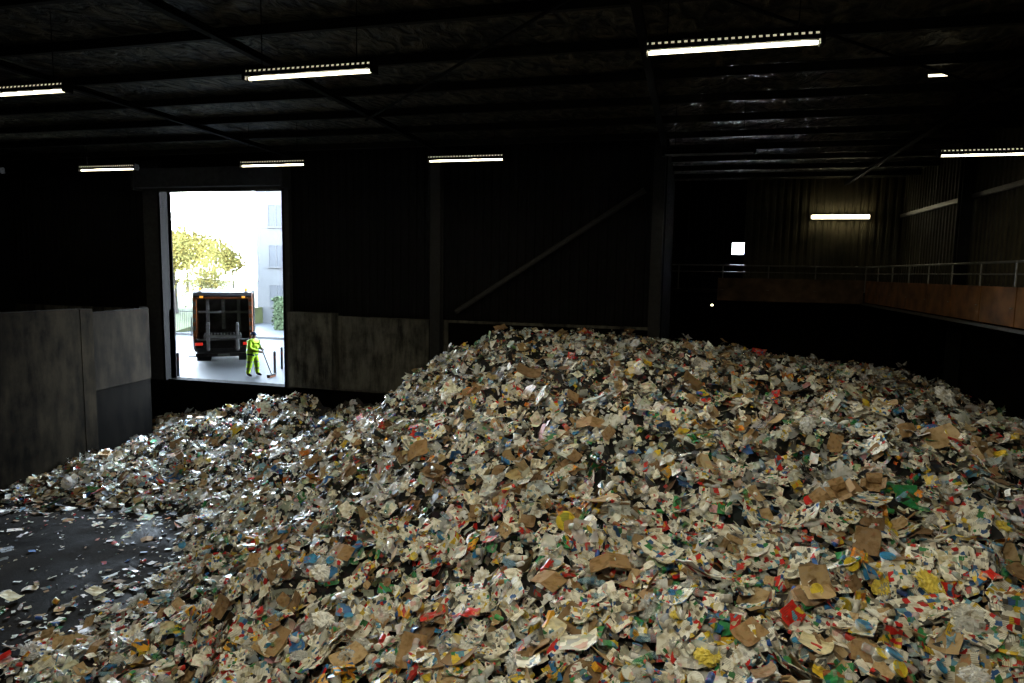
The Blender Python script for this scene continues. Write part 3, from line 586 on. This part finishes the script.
at("plastic_tub",0,563,545,1.7,.3,.1,.3); at("plastic_tub",1,420,630,1.1,.3,.1,.25); at("newspaper",0,702,598,1.1,.4,.15,.25); at("newspaper",1,925,632,1.1,.2,.15,.25); at("newspaper",2,870,520,1.0,1.,.2,.25)
at("newspaper",3,760,575,.9,.4,.15,.25); at("plastic_bag",1,250,662,1.1,.3,.1,.15); at("plastic_bag",0,322,588,.9,.3,.1,.15); at("plastic_bag",1,475,470,1.0,.3,.1,.15); at("plastic_bag",0,945,405,2.0,.3,.1,.2)
at("plastic_wrapper",2,465,640,1.8,1.2,.5,.25); at("plastic_wrapper",3,433,640,1.5,.4,.3,.25); at("cardboard_piece",2,940,450,1.4,.2,.2,.25); at("cardboard_piece",0,415,462,1.2,.2,.3,.25)
at("magazine",0,790,640,1.0,1.,.4,.2); at("cardboard_piece",0,590,437,1.3,.1,.3,.3); at("paper_sheet",1,580,672,1.5,.1,.1,.22); at("plastic_wrapper",12,1008,622,1.2,.5,.3,.25)
at("paper_sheet",5,12,603,1.3,.3); at("paper_sheet",5,97,597,1.2,.1); at("paper_sheet",0,30,590,1.0,.6)
# ------------------------------------------------------------------ OUTSIDE
M_yard=simple_o("yard_concrete_pale",(.0120,.0125,.0132),.6,noise=.12,scale=.5)
link("yard_ground",MB().box(-120,-1.5,FY+.3,140,-.3,0).me("yard",M_yard),"pale wet concrete service yard outside the door","ground",kind="structure")
M_lawn=simple_o("grass_bank",(.013,.0145,.006),.9,noise=.4,scale=1)
b=MB(); b.prism([(40,0),(48,1.3),(95,2.6),(95,0)],-110,-36); 
gb=link("grass_bank",b.me("bank",M_lawn),"green grass bank with fallen leaves beyond the yard","grass",kind="structure")
M_bw=simple_o("render_white",(.0245,.0245,.0245),.8,noise=.05); M_gl=simple_o("window_glass_grey",(.0165,.0170,.0182),.6,noise=.1); M_rf=simple_o("roof_grey",(.014,.014,.014),.7)
bo=link("office_building",MB().box(-36.5,-10,51,62,0,13).box(-36.8,-9.7,50.7,62.3,13,13.5,1).me("ob",[M_bw,M_rf]),"white rendered building beyond the yard","building")
wm=MB().box(-.7,.7,-.05,.05,-.9,.9,0).box(-.75,-.7,-.08,.05,-.95,.95,1).box(.7,.75,-.08,.05,-.95,.95,1).box(-.75,.75,-.08,.05,.9,.97,1).box(-.85,.85,-.12,.05,-1,-.9,1).box(-.03,.03,-.08,.05,-.9,.9,1).me("window",[M_gl,M_bw])
for x in np.arange(-34.5,-14,3.2):
    for z in(2.4,5.8,9.2): link("window",wm,parent=bo,loc=(float(x),51,float(z)))
M_bark=simple_o("bark",(.014,.012,.010),.9); 
def leafmat(n,c):
    m,nt,b=newmat(n); oi=N(nt,'ShaderNodeTexCoord'); nz=N(nt,'ShaderNodeTexNoise'); nz.inputs['Scale'].default_value=1.6; nt.links.new(oi.outputs['Object'],nz.inputs['Vector'])
    cr=N(nt,'ShaderNodeValToRGB'); cr.color_ramp.elements[0].position=.35; cr.color_ramp.elements[1].position=.65
    cr.color_ramp.elements[0].color=(*[q*OS for q in c[0]],1); cr.color_ramp.elements[1].color=(*[q*OS for q in c[1]],1); nt.links.new(nz.outputs['Fac'],cr.inputs['Fac']); nt.links.new(cr.outputs['Color'],b.inputs['Base Color']); b.inputs['Roughness'].default_value=.8; b.inputs['Specular IOR Level'].default_value=.0; return m
M_lv=leafmat("autumn_leaves",((.030,.029,.009),(.048,.034,.009)))
def tree_mesh(seed,hh):
    r=random.Random(seed); b=MB(); tips=[]
    def br(p,d,l,rad,lv):
        q=p+d*l; b.tube(p,q,rad,6,0,rad*.6)
        tips.append(q)
        if lv==0: return
        for i in range(3+(lv>1)):
            nd=(d+Vector((r.uniform(-1,1),r.uniform(-1,1),r.uniform(-.4,.6)))*.8).normalized(); br(q,nd,l*.68,rad*.55,lv-1)
    br(Vector((0,0,0)),Vector((0,0,1)),hh*.24,hh*.016,3)
    lf=MB()
    for t in tips:
        for i in range(90):
            c=t+Vector((r.gauss(0,.85),r.gauss(0,.85),r.gauss(0,.8)))*hh*.11; a=Vector((r.gauss(0,1),r.gauss(0,1),r.gauss(0,1))).normalized(); e=a.orthogonal().normalized(); s=hh*.0095
            lf.add([c-a*s-e*s*.1,c-e*s*.7,c+a*s,c+e*s*.7],[(0,1,2,3)])
    return b.me("tree",M_bark),lf.me("foliage",M_lv)
TM=[tree_mesh(1,7.5),tree_mesh(4,7.0),tree_mesh(9,8)]
for i,(u,Y,s) in enumerate([(176,46,1.25),(202,44,1.0),(216,56,1.1),(234,66,.95),(188,66,1.7),(160,54,1.3),(206,78,1.6)]):
    p=onplaneY(u,300,Y); zz=np.interp(Y,[40,48,95],[0,1.3,2.6])-.05
    o=link("autumn_tree",TM[i%3][0],"small tree with thinning yellow-green autumn leaves on the bank","tree",group="trees beyond the yard",loc=(p.x,Y,float(zz))); o.scale=(s,)*3; o.rotation_euler=(0,0,i*1.3)
    link("foliage",TM[i%3][1],parent=o)
M_hedge=simple_o("hedge_green",(.013,.0175,.009),.9,noise=.4,scale=5)
r=random.Random(3); hb=MB()
for i in range(1600):
    c=Vector((r.uniform(-1.1,1.1),r.uniform(-.5,.5),r.uniform(0,2.6)**1)); a=Vector((r.gauss(0,1),r.gauss(0,1),r.gauss(0,1))).normalized(); e=a.orthogonal().normalized(); hb.add([c-a*.12,c-e*.08,c+a*.12,c+e*.08],[(0,1,2,3)])
hb.box(-1.0,1.0,-.4,.4,0,2.5)
link("hedge",hb.me("hedge",M_hedge),"clipped green hedge in front of the white building","hedge",loc=(onplaneY(288,300,46).x,46,0))
M_of=simple_o("outdoor_metal",(.008,.008,.009),.7)
fb=MB()
for x in np.arange(0,7.01,.15): fb.tube((x,0,.1),(x,0,1.9),.014,5)
fb.box(0,7,-.02,.02,.2,.25).box(0,7,-.02,.02,1.75,1.8)
link("yard_fence",fb.me("fence",M_of),"grey vertical bar metal fence at the yard edge","fence",loc=(onplaneY(150,320,38.5).x,38.5,0))
link("kerb",MB().box(-60,-20,39.6,39.85,0,.16).me("kerb",M_bw),"pale concrete kerb along the grass bank","kerb",kind="structure")
pm2=MB().lathe([(.055,0),(.055,1.0),(.03,1.05)],10).lathe([(.057,.7),(.057,.85)],10,mi=1).me("bollard",[M_of,simple_o("bollard_red",(.03,.005,.003),.5)])
for u,v in((275,374),(282.0,369),(178.5,376)):
    p=onplaneZ(u,v,0); link("bollard",pm2,"slim steel bollard with red band beside the door","bollard",group="bollards by the door",loc=(p.x,max(p.y,FY+.7),0))
# ------------------------------------------------------------------ truck
M_tk=simple_o("truck_dark_paint",(.0065,.0055,.0055),.5,noise=.2); M_tg=simple_o("truck_hopper_grey",(.026,.0245,.024),.6,noise=.5,scale=3); M_or=simple_o("truck_orange",(.062,.018,.005),.5,noise=.15)
M_rubber=simple_o("rubber",(.002,.002,.002),.85); M_rim=simple_o("truck_light_grey",(.055,.054,.053),.6,0); M_red=simple_o("tail_red",(.05,.003,.003),.3,emis=(1,.05,.03),es=.5); M_amb=simple_o("amber",(.08,.03,.003),.3,emis=(1,.4,.05),es=1.3); M_wht=simple_o("truck_white",(.040,.040,.038),.5,noise=.05); M_glass=simple_o("dark_glass",(.005,.006,.007),.2)
tp=onplaneZ(224,365.5,0); hd=math.radians(35)
tr=bpy.data.objects.new("garbage_truck",None); COL.objects.link(tr); tr.location=(tp.x,tp.y,0); tr.rotation_euler=(0,0,hd)
tr["label"]="dark rear-loading refuse truck with orange trim seen from behind"; tr["category"]="garbage truck"; tr.scale=(1.06,1.05,1.04)
def tpart(nm,b,mats,lab=None,par=tr,w=.015,loc=None): 
    o=link(nm,b.me(nm,mats),lab,parent=par,loc=loc); 
    if w: bev(o,w)
    return o
prof=[(0,.85),(-.12,1.45),(.05,1.75),(.22,2.6),(.38,3.1),(.6,3.34),(.9,3.45),(1.9,3.45),(1.9,.8),(.7,.6)]
tpart("side_panel",MB().prism(prof,-1.27,-1.12),M_or,"orange-red side panel",w=.03); tpart("side_panel",MB().prism(prof,1.12,1.27),M_or,"orange-red side panel",w=.03)
tpart("hopper",MB().prism([(0,.85),(.1,.85),(.6,.75),(1.3,.9),(1.7,1.5),(1.75,3.3),(1.9,3.4),(1.9,.6),(.5,.55)],-1.12,1.12),M_tg)
tpart("packer_blade",MB().prism([(.55,3.2),(.75,3.2),(1.3,2.0),(1.0,1.5),(.9,1.55),(1.12,2.0)],-1.1,1.1).box(-.75,-.6,.55,.75,1.7,3.2,1).box(.6,.75,.55,.75,1.7,3.2,1).box(-.08,.08,.55,.75,1.7,3.2,1).box(-1.1,1.1,.5,.6,2.45,2.57,1),[M_tg,M_rim])
tpart("top_hood",MB().prism([(.3,3.12),(.34,3.30),(.55,3.45),(.85,3.52),(1.9,3.52),(1.9,3.4),(.8,3.4),(.45,3.15)],-1.27,1.27).box(-1.1,1.1,.25,.3,3.14,3.24,1),[M_tk,M_or],"dark rounded hood with thin orange strip")
tpart("rear_sill",MB().box(-1.2,1.2,-.14,.0,.85,1.3).box(-1.1,1.1,-.2,-.12,1.22,1.3,1),[M_tk,M_rim])
for s in(-1,1):
    tpart("lift_arm",MB().box(s*.62-.07,s*.62+.07,-.35,-.22,.75,2.0).box(s*.62-.05,s*.62+.05,-.25,.2,1.9,2.05).tube((s*.62,-.28,.9),(s*.62,-.1,1.7),.04),M_rim)
    sp_=MB()
    for i in range(9): sp_.box(s*1.2-.07,s*1.2+.07,-.02+.22*i*.15-.02,.22*i*.15,1.5+i*.19,1.5+i*.19+.19,i%2)
    tpart("warning_stripe",sp_,[M_or,M_wht],"orange and white hazard strip",w=0)
    tpart("tail_light",MB().box(s*1.02-.16,s*1.02+.16,-.23,-.14,1.0,1.12),M_red,"red tail light",w=.01)
    tpart("beacon",MB().lathe([(.08,0),(.08,.04),(.06,.12),(.03,.15)],12),M_amb,"amber warning beacon",loc=(s*1.0,.75,3.52),w=0)
    tpart("work_light",MB().box(s*.9-.07,s*.9+.07,.20,.3,3.2,3.28),M_amb,w=.01)
    tpart("footboard",MB().box(s*1.3-.18,s*1.3+.12,-.05,.35,.45,.5).tube((s*1.33,.1,1.4),(s*1.33,.1,2.3),.02),M_rim,w=0)
    tpart("mudflap",MB().box(s*.92-.3,s*.92+.3,1.0,1.03,.12,.75),M_rubber,w=0)
comb=MB().box(-.8,.8,-.42,-.33,1.35,1.5)
for i in range(12): comb.box(-.76+i*.135,-.70+i*.135,-.45,-.38,1.5,1.6)
tpart("bin_comb",comb,M_rim,"toothed bin lifting comb",w=0)
tpart("bumper",MB().box(-1.2,1.2,.15,.3,.42,.58).box(-.26,.26,.12,.15,.44,.56,1),[M_tk,M_wht],w=.01)
body=MB().prism([(1.9,.95),(1.9,3.4),(6.9,3.4),(7.0,3.2),(7.0,.95)],-1.25,1.25)
for y in np.arange(2.3,6.9,.75):
    body.box(-1.31,-1.25,y,y+.12,1.0,3.35); body.box(1.25,1.31,y,y+.12,1.0,3.35)
tpart("compactor_body",body,M_tk)
tpart("chassis",MB().box(-.5,-.38,.5,9,.6,.95).box(.38,.5,.5,9,.6,.95).box(-.38,.38,2,2.1,.65,.9).box(-.38,.38,5,5.1,.65,.9).tube((-1,2.3,.52),(1,2.3,.52),.08).tube((-1,3.6,.52),(1,3.6,.52),.08),M_tk,w=0)
tpart("cab",MB().prism([(7.2,.6),(7.2,2.9),(7.5,3.05),(9.0,2.95),(9.4,1.9),(9.45,.6)],-1.22,1.22).prism([(7.9,1.75),(7.9,2.65),(8.9,2.65),(9.15,1.75)],-1.24,1.24,1),[M_or,M_glass],w=.03)
def wheel(x,y,w):
    o=tpart("wheel",MB().lathe([(.3,-w/2),(.47,-w/2),(.52,-w/2+.05),(.52,w/2-.05),(.47,w/2),(.3,w/2)],24),M_rubber,w=0,loc=(x,y,.52)); o.rotation_euler=(0,math.pi/2,0)
    link("rim",MB().lathe([(.05,-w/2+.05),(.29,-w/2+.04),(.3,-w/2+.01),(.3,w/2-.01),(.29,w/2-.04),(.05,w/2-.05)],16).me("rim",M_rim),parent=o)
for s in(-1,1):
    wheel(s*.95,2.3,.55); wheel(s*.95,3.6,.55); wheel(s*1.05,8.3,.32)
# ------------------------------------------------------------------ worker
M_hv=simple_o("hivis_yellow",(.115,.185,.006),.6,noise=.3,scale=9); M_skin=simple_o("skin",(.07,.04,.028),.6,noise=.1); M_boot=simple_o("boots",(.003,.003,.003),.6); M_band=simple_o("reflective_band",(.06,.06,.062),.35); M_navy=simple_o("navy_cloth",(.003,.009,.025),.7)
V=[];E=[];RD=[]
def sv(p,r,par=None):
    V.append(p);RD.append(r if isinstance(r,tuple) else (r,r)); i=len(V)-1
    if par is not None:E.append((par,i))
    return i
pel=sv((0,0,.93),(.21,.24)); w1=sv((.02,0,1.12),(.22,.25),pel); ch_=sv((.03,0,1.32),(.22,.26),w1); up=sv((.04,0,1.43),(.14,.18),ch_); nk=sv((.05,0,1.50),.07,up); hd0=sv((.06,0,1.57),.085,nk); hd1=sv((.07,0,1.66),.105,hd0); hd2=sv((.065,0,1.73),.07,hd1)
for s in(-1,1):
    sh=sv((.03,s*.22,1.41),.11,up); el=sv((.08,s*.33,1.15),.09,sh); wr=sv((.34,s*.10,1.06+.05*s),.055,el); pm0=sv((.40,s*.07,1.04+.05*s),(.038,.022),wr)
    for k in range(4):
        L_=[.07,.08,.075,.06][k]; b0=(.43,s*.06,1.065+.05*s-k*.02)
        a=sv(b0,.0095,pm0); c=sv((b0[0]+L_*.45,b0[1]-s*.012,b0[2]-.004),.009,a); sv((b0[0]+L_*.5,b0[1]-s*.045,b0[2]-.01),.008,c)
    a=sv((.38,s*.045,1.06+.05*s),.011,pm0); sv((.42,s*.015,1.075+.05*s),.009,a)
    hp=sv((0,s*.12,.86),.165,pel); kn=sv((.02+.07*s,s*.15,.50),.12,hp); an=sv((-.01+.11*s,s*.16,.13),.09,kn); bl=sv((.05+.11*s,s*.16,.06),.055,an); sv((.17+.11*s,s*.17,.045),.045,bl)
me=bpy.data.meshes.new("worker"); me.from_pydata(V,E,[]); wo=bpy.data.objects.new("tmp",me); COL.objects.link(wo)
wo.modifiers.new('s','SKIN'); wo.modifiers.new('u','SUBSURF').levels=2
for i,sk_ in enumerate(me.skin_vertices[0].data): sk_.radius=RD[i]; sk_.use_root=(i==0)
wo.modifiers['u'].render_levels=2
dg=bpy.context.evaluated_depsgraph_get(); wm_=bpy.data.meshes.new_from_object(wo.evaluated_get(dg)); bpy.data.objects.remove(wo)
wm_.materials.clear()
for m in(M_hv,M_skin,M_boot,M_band,M_navy): wm_.materials.append(m)
for p in wm_.polygons:
    c=p.center; mi=0
    if c.z>1.52 and abs(c.y)<.13: mi=1
    if c.x>.35 and c.z>.9: mi=1
    if c.z<.13: mi=2
    if .28<c.z<.34 or .56<c.z<.62 or 1.06<c.z<1.12 and abs(c.y)<.26 and c.x<.26: mi=3
    if .84<c.z<.90 and c.x<.3: mi=4
    p.material_index=mi; p.use_smooth=True
wk_=link("person",wm_,"worker in yellow hi-vis suit and dark cap sweeping beside the truck","person")
wp=onplaneZ(253,376,0); wk_.location=(wp.x,wp.y,0); wk_.rotation_euler=(0,0,math.radians(5)); wk_.scale=(1.12,)*3
hb=MB().lathe([(.113,1.66),(.118,1.70),(.099,1.76),(.05,1.80),(.01,1.805)],16); hb.v=[(x+.06,y*.95,z-.01) for x,y,z in hb.v]; hb.box(.14,.25,-.06,.06,1.665,1.68)
link("cap",hb.me("cap",M_navy,True),parent=wk_,label="dark navy cap")
for s in(-1,1):
    link("eye",MB().lathe([(.004,-.008),(.011,0),(.004,.008)],8).me("eye",M_boot),parent=wk_,loc=(.168,s*.032,1.645)); link("ear",MB().lathe([(.01,-.03),(.02,0),(.01,.03)],8).me("ear",M_skin),parent=wk_,loc=(.065,s*.103,1.635))
link("nose",MB().add([(0,-.015,0),(0,.015,0),(.03,0,0),(0,0,.045)],[(0,1,2),(0,2,3),(1,3,2),(0,3,1)]).me("nose",M_skin),parent=wk_,loc=(.165,0,1.605))
link("mouth",MB().box(0,.006,-.025,.025,-.004,.004).me("mouth",simple_o("lips",(.04,.015,.015),.6)),parent=wk_,loc=(.16,0,1.578))
bb_=MB().tube((.33,0,1.30),(.80,0,.12),.018,8)
br_=link("broom",bb_.me("broom",simple_o("broom_handle",(.012,.008,.005),.6)),"long wooden-handled yard broom held by the worker","broom",loc=tuple(wk_.location)); br_.rotation_euler=wk_.rotation_euler; br_.scale=(1.12,)*3
bh=MB().box(.74,.88,-.25,.25,.07,.12)
for i in range(14): bh.box(.75,.87,-.24+i*.035,-.215+i*.035,.0,.07,1)
link("broom_head",bh.me("broom_head",[M_boot,M_or]),parent=br_)
# ------------------------------------------------------------------ world + portal
w=bpy.data.worlds.new("world"); scene.world=w; w.use_nodes=True; nt=w.node_tree; bg=nt.nodes['Background']
tc=N(nt,'ShaderNodeTexCoord'); sp=N(nt,'ShaderNodeSeparateXYZ'); nt.links.new(tc.outputs['Generated'],sp.inputs[0])
cr=N(nt,'ShaderNodeValToRGB'); cr.color_ramp.elements[0].position=.0; cr.color_ramp.elements[0].color=(.80,.90,1,1); cr.color_ramp.elements[1].color=(.60,.79,1,1); cr.color_ramp.elements[1].position=.7
nt.links.new(sp.outputs['Z'],cr.inputs['Fac']); nt.links.new(cr.outputs['Color'],bg.inputs['Color']); bg.inputs['Strength'].default_value=165
pl=bpy.data.lights.new("door_portal",'AREA'); pl.shape='RECTANGLE'; pl.size=DX1-DX0; pl.size_y=DZ; pl.cycles.is_portal=True
po=bpy.data.objects.new("door_portal",pl); COL.objects.link(po); po.location=((DX0+DX1)/2,FY+.36,DZ/2); po.rotation_euler=(math.radians(-90),0,0)
print("objects",len(bpy.data.objects))
